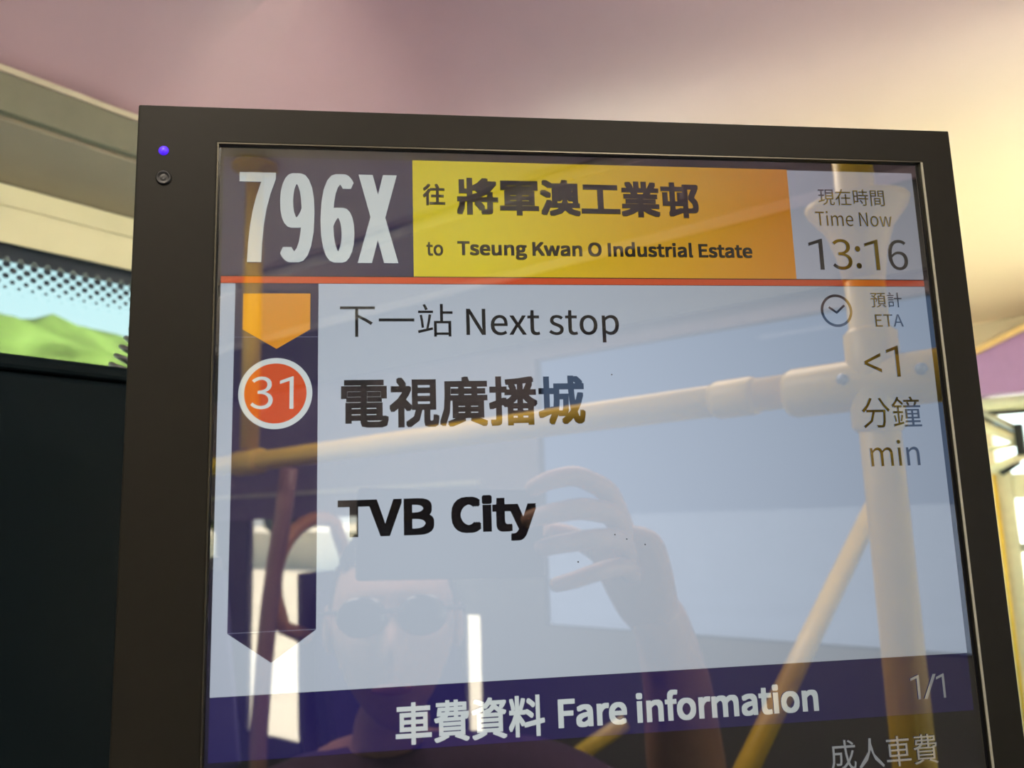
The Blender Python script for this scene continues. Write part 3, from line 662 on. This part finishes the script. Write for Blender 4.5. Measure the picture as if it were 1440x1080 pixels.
def grow(idx, edges, extra, name, m, over=None):
    vs = []
    for i in idx:
        x, y, z, r = bv[i]; f = (over or {}).get(i, extra)
        r = tuple(q + f for q in r) if isinstance(r, tuple) else r + f
        vs.append((x, y, z, r))
    mp = {i: k for k, i in enumerate(idx)}
    skin(name, vs, [(mp[a], mp[b]) for a, b in edges if a in mp and b in mp], m, per, 2)
grow([0, 1, 2, 3, 6, 7, 12, 13], be, 0.022, 'shirt', M['shirt'], {3: 0.032, 6: 0.036, 12: 0.036})
grow([0, 17, 18, 19, 20, 21, 23, 24, 25, 26, 27], be, 0.012, 'trousers', M['trousers'])
for s in (0.188, -0.078):
    bm = bmesh.new(); ball(bm, (s - po.x, -0.265 - po.y, 0.045), 0.05, 1.0, 2.5, 0.9, 20)
    bmesh.ops.bisect_plane(bm, geom=bm.verts[:] + bm.edges[:] + bm.faces[:], plane_co=(0, 0, 0.004), plane_no=(0, 0, -1), clear_outer=True)
    obj('shoe', bm, M['shoe'], per, smooth=True)
# head: a sculpted ellipsoid; local frame x right, y forward (towards the display), z up
hc = Vector((0.058, -0.685, 1.125)) - po
hr = Matrix.Rotation(math.radians(6), 4, 'X')
def head_pt(d):
    x, y, z = d
    X, Y, Z = 0.074 * x, 0.094 * y, 0.122 * z
    if z < 0: X *= 1 - 0.30 * (-z) ** 1.6; Y = Y * (1 - 0.10 * z * z) if y > 0 else Y * (1 - 0.35 * (-z))
    if y > 0:
        f = max(0.0, y)
        Y -= 0.006 * f * math.exp(-((z - 0.08) / 0.13) ** 2) * (1 - math.exp(-(abs(x) / 0.16) ** 2)) * 1.4
        Y += 0.026 * math.exp(-(x / 0.13) ** 2) * math.exp(-((z + 0.26) / 0.16) ** 2) * f
        Y += 0.012 * math.exp(-(x / 0.10) ** 2) * math.exp(-((z + 0.08) / 0.16) ** 2) * f
        Y += 0.005 * math.exp(-((z - 0.28) / 0.08) ** 2) * f
        Y += 0.008 * math.exp(-(x / 0.28) ** 2) * math.exp(-((z + 0.88) / 0.14) ** 2) * f
        Y += 0.006 * math.exp(-(x / 0.3) ** 2) * math.exp(-((abs(z + 0.56) - 0.045) / 0.04) ** 2) * f
    return Vector((X, Y, Z))
bm = bmesh.new(); r_ = bmesh.ops.create_uvsphere(bm, u_segments=64, v_segments=48, radius=1)
for v in bm.verts: v.co = hc + hr @ head_pt(v.co.normalized())
obj('head', bm, M['skin'], per, smooth=True)
bm = bmesh.new(); bmesh.ops.create_uvsphere(bm, u_segments=96, v_segments=72, radius=1)
def bare(v):
    x, y, z = v.co
    if y > 0.30: return z < 0.60 - 0.15 * abs(x)
    if y > 0.02: return z < 0.60 - (0.30 - y) / 0.28 * 0.75
    return z < -0.15 + 0.5 * (y + 0.02)
kill = [v for v in bm.verts if bare(v)]
for v in bm.verts:
    n = v.co.normalized(); v.co = hc + hr @ (head_pt(n) * 1.07 + n * 0.0015 * math.sin(n.x * 60 + n.z * 31))
bmesh.ops.delete(bm, geom=kill, context='VERTS'); h_ = obj('hair', bm, M['hair'], per, smooth=True)
sd = h_.modifiers.new('thickness', 'SOLIDIFY'); sd.thickness = 0.012; sd.offset = -1
for s in (-1, 1):
    bm = bmesh.new(); ball(bm, hc + hr @ Vector((s * 0.077, -0.008, -0.005)), 0.03, 0.30, 0.65, 1.0, 16); obj('ear', bm, M['skin'], per, smooth=True)
bm = bmesh.new(); ball(bm, hc + hr @ Vector((0, 0.0935, -0.0685)), 0.02, 1.15, 0.22, 0.32, 16); obj('mouth', bm, M['lips'], per, smooth=True)
# sunglasses rest on the face
sg = thing('sunglasses', 'dark sunglasses worn on the face of the photographing passenger', 'glasses', po + hc + Vector((0, 0.09, 0.012)))
so = Vector((0, 0.09, 0.012))
for s in (-1, 1):
    bm = bmesh.new(); ball(bm, hr @ Vector((s * 0.033, 0.0965, 0.008)) - so, 0.028, 1.0, 0.22, 0.80, 20); obj('lens', bm, M['lens'], sg, smooth=True)
    bm = bmesh.new(); tube(bm, [hr @ Vector((s * 0.060, 0.088, 0.014)) - so, hr @ Vector((s * 0.082, 0.05, 0.014)) - so, hr @ Vector((s * 0.086, -0.02, 0.012)) - so], 0.0028, 8); obj('temple', bm, M['rubber'], sg, smooth=True)
bm = bmesh.new(); tube(bm, [hr @ Vector((-0.012, 0.100, 0.014)) - so, hr @ Vector((0.012, 0.100, 0.014)) - so], 0.003, 8); obj('bridge', bm, M['rubber'], sg, smooth=True)
# phone: just behind the camera point, lying in the camera's own plane
vr, vd, vf = Vector(R0), Vector(R1), Vector(R2)
pc = Vector((CX, CY, CZ)) + vr * 0.037 + vd * 0.014 - vf * 0.0075
ph = thing('phone', 'black phone held sideways in the raised right hand of the passenger', 'phone', pc)
ph.matrix_world = Matrix(((vr.x, vf.x, -vd.x, pc.x), (vr.y, vf.y, -vd.y, pc.y), (vr.z, vf.z, -vd.z, pc.z), (0, 0, 0, 1)))
obj('case', boxbm(-0.078, 0.078, -0.004, 0.004, -0.037, 0.037), M['phone'], ph, bevel=0.003)
bm = bmesh.new(); box(bm, -0.060, -0.020, 0.0041, 0.0050, -0.012, 0.030); obj('camera_plate', bm, M['phone'], ph, bevel=0.0004)
for a, b in ((-0.037, 0.014), (-0.050, -0.003), (-0.050, 0.022)):
    bm = bmesh.new(); lathe(bm, [(0.001, 0.0055), (0.0048, 0.0055), (0.0055, 0.0058), (0.0055, 0.0050)], (a, 0, b), 20, 'y'); obj('camera_lens', bm, M['phoneglass'], ph)
# right hand: palm and five fingers closing on the phone
def hand_mesh(name, palm, fingers, parent):
    vs, es = [], []
    for i, p in enumerate(palm):
        vs.append(p)
        if i: es.append((i - 1, i))
    skin(name, vs, es, M['skin'], parent, 2)
    for f in fingers:
        skin('finger', f, [(i, i + 1) for i in range(len(f) - 1)], M['skin'], parent, 2)
rp = [P(0.300, -0.402, 1.140, (0.026, 0.021)), P(0.283, -0.378, 1.175, (0.034, 0.018)), P(0.266, -0.356, 1.212, (0.040, 0.016)), P(0.254, -0.342, 1.238, (0.036, 0.014))]
RF = [[(0.262, -0.348, 1.225, 0.012), (0.244, -0.330, 1.268, 0.0100), (0.214, -0.316, 1.281, 0.0092), (0.190, -0.313, 1.277, 0.0085), (0.172, -0.319, 1.268, 0.0072)],
      [(0.262, -0.348, 1.215, 0.012), (0.248, -0.326, 1.248, 0.0105), (0.216, -0.309, 1.254, 0.0096), (0.188, -0.309, 1.250, 0.0088), (0.167, -0.317, 1.244, 0.0074)],
      [(0.264, -0.350, 1.205, 0.012), (0.252, -0.326, 1.228, 0.0100), (0.222, -0.309, 1.229, 0.0092), (0.196, -0.309, 1.226, 0.0084), (0.177, -0.317, 1.222, 0.0072)],
      [(0.268, -0.354, 1.195, 0.011), (0.256, -0.331, 1.206, 0.0088), (0.230, -0.317, 1.203, 0.0080), (0.207, -0.318, 1.196, 0.0074), (0.190, -0.327, 1.192, 0.0064)],
      [(0.276, -0.372, 1.185, 0.014), (0.258, -0.377, 1.205, 0.0120), (0.236, -0.377, 1.222, 0.0108), (0.213, -0.371, 1.232, 0.0098), (0.193, -0.366, 1.236, 0.0084)]]
hand_mesh('hand', rp, [[P(*q) for q in f] for f in RF], per)
lp = [P(-0.085, -0.445, 0.646, (0.026, 0.020)), P(-0.060, -0.405, 0.640, (0.034, 0.016)), P(-0.040, -0.370, 0.634, (0.038, 0.014))]
LF = []
for k, (dx, ln) in enumerate(((0.030, 0.9), (0.011, 1.0), (-0.009, 0.95), (-0.028, 0.75))):
    b0 = Vector((-0.040 + dx * 0.87, -0.372 - dx * 0.5, 0.634)); d0 = Vector((0.42, 0.88, 0)); LF.append([P(*(b0 - d0 * 0.012), 0.0095), P(*(b0 + d0 * 0.028 * ln + Vector((0, 0, 0.004))), 0.0088), P(*(b0 + d0 * 0.052 * ln + Vector((0, 0, -0.006))), 0.0082), P(*(b0 + d0 * 0.070 * ln + Vector((0, 0, -0.020))), 0.0070)])
LF.append([P(-0.062, -0.425, 0.64, 0.012), P(-0.028, -0.412, 0.636, 0.0105), P(-0.008, -0.390, 0.630, 0.0095), P(0.004, -0.368, 0.622, 0.0082)])
hand_mesh('hand', lp, LF, per)
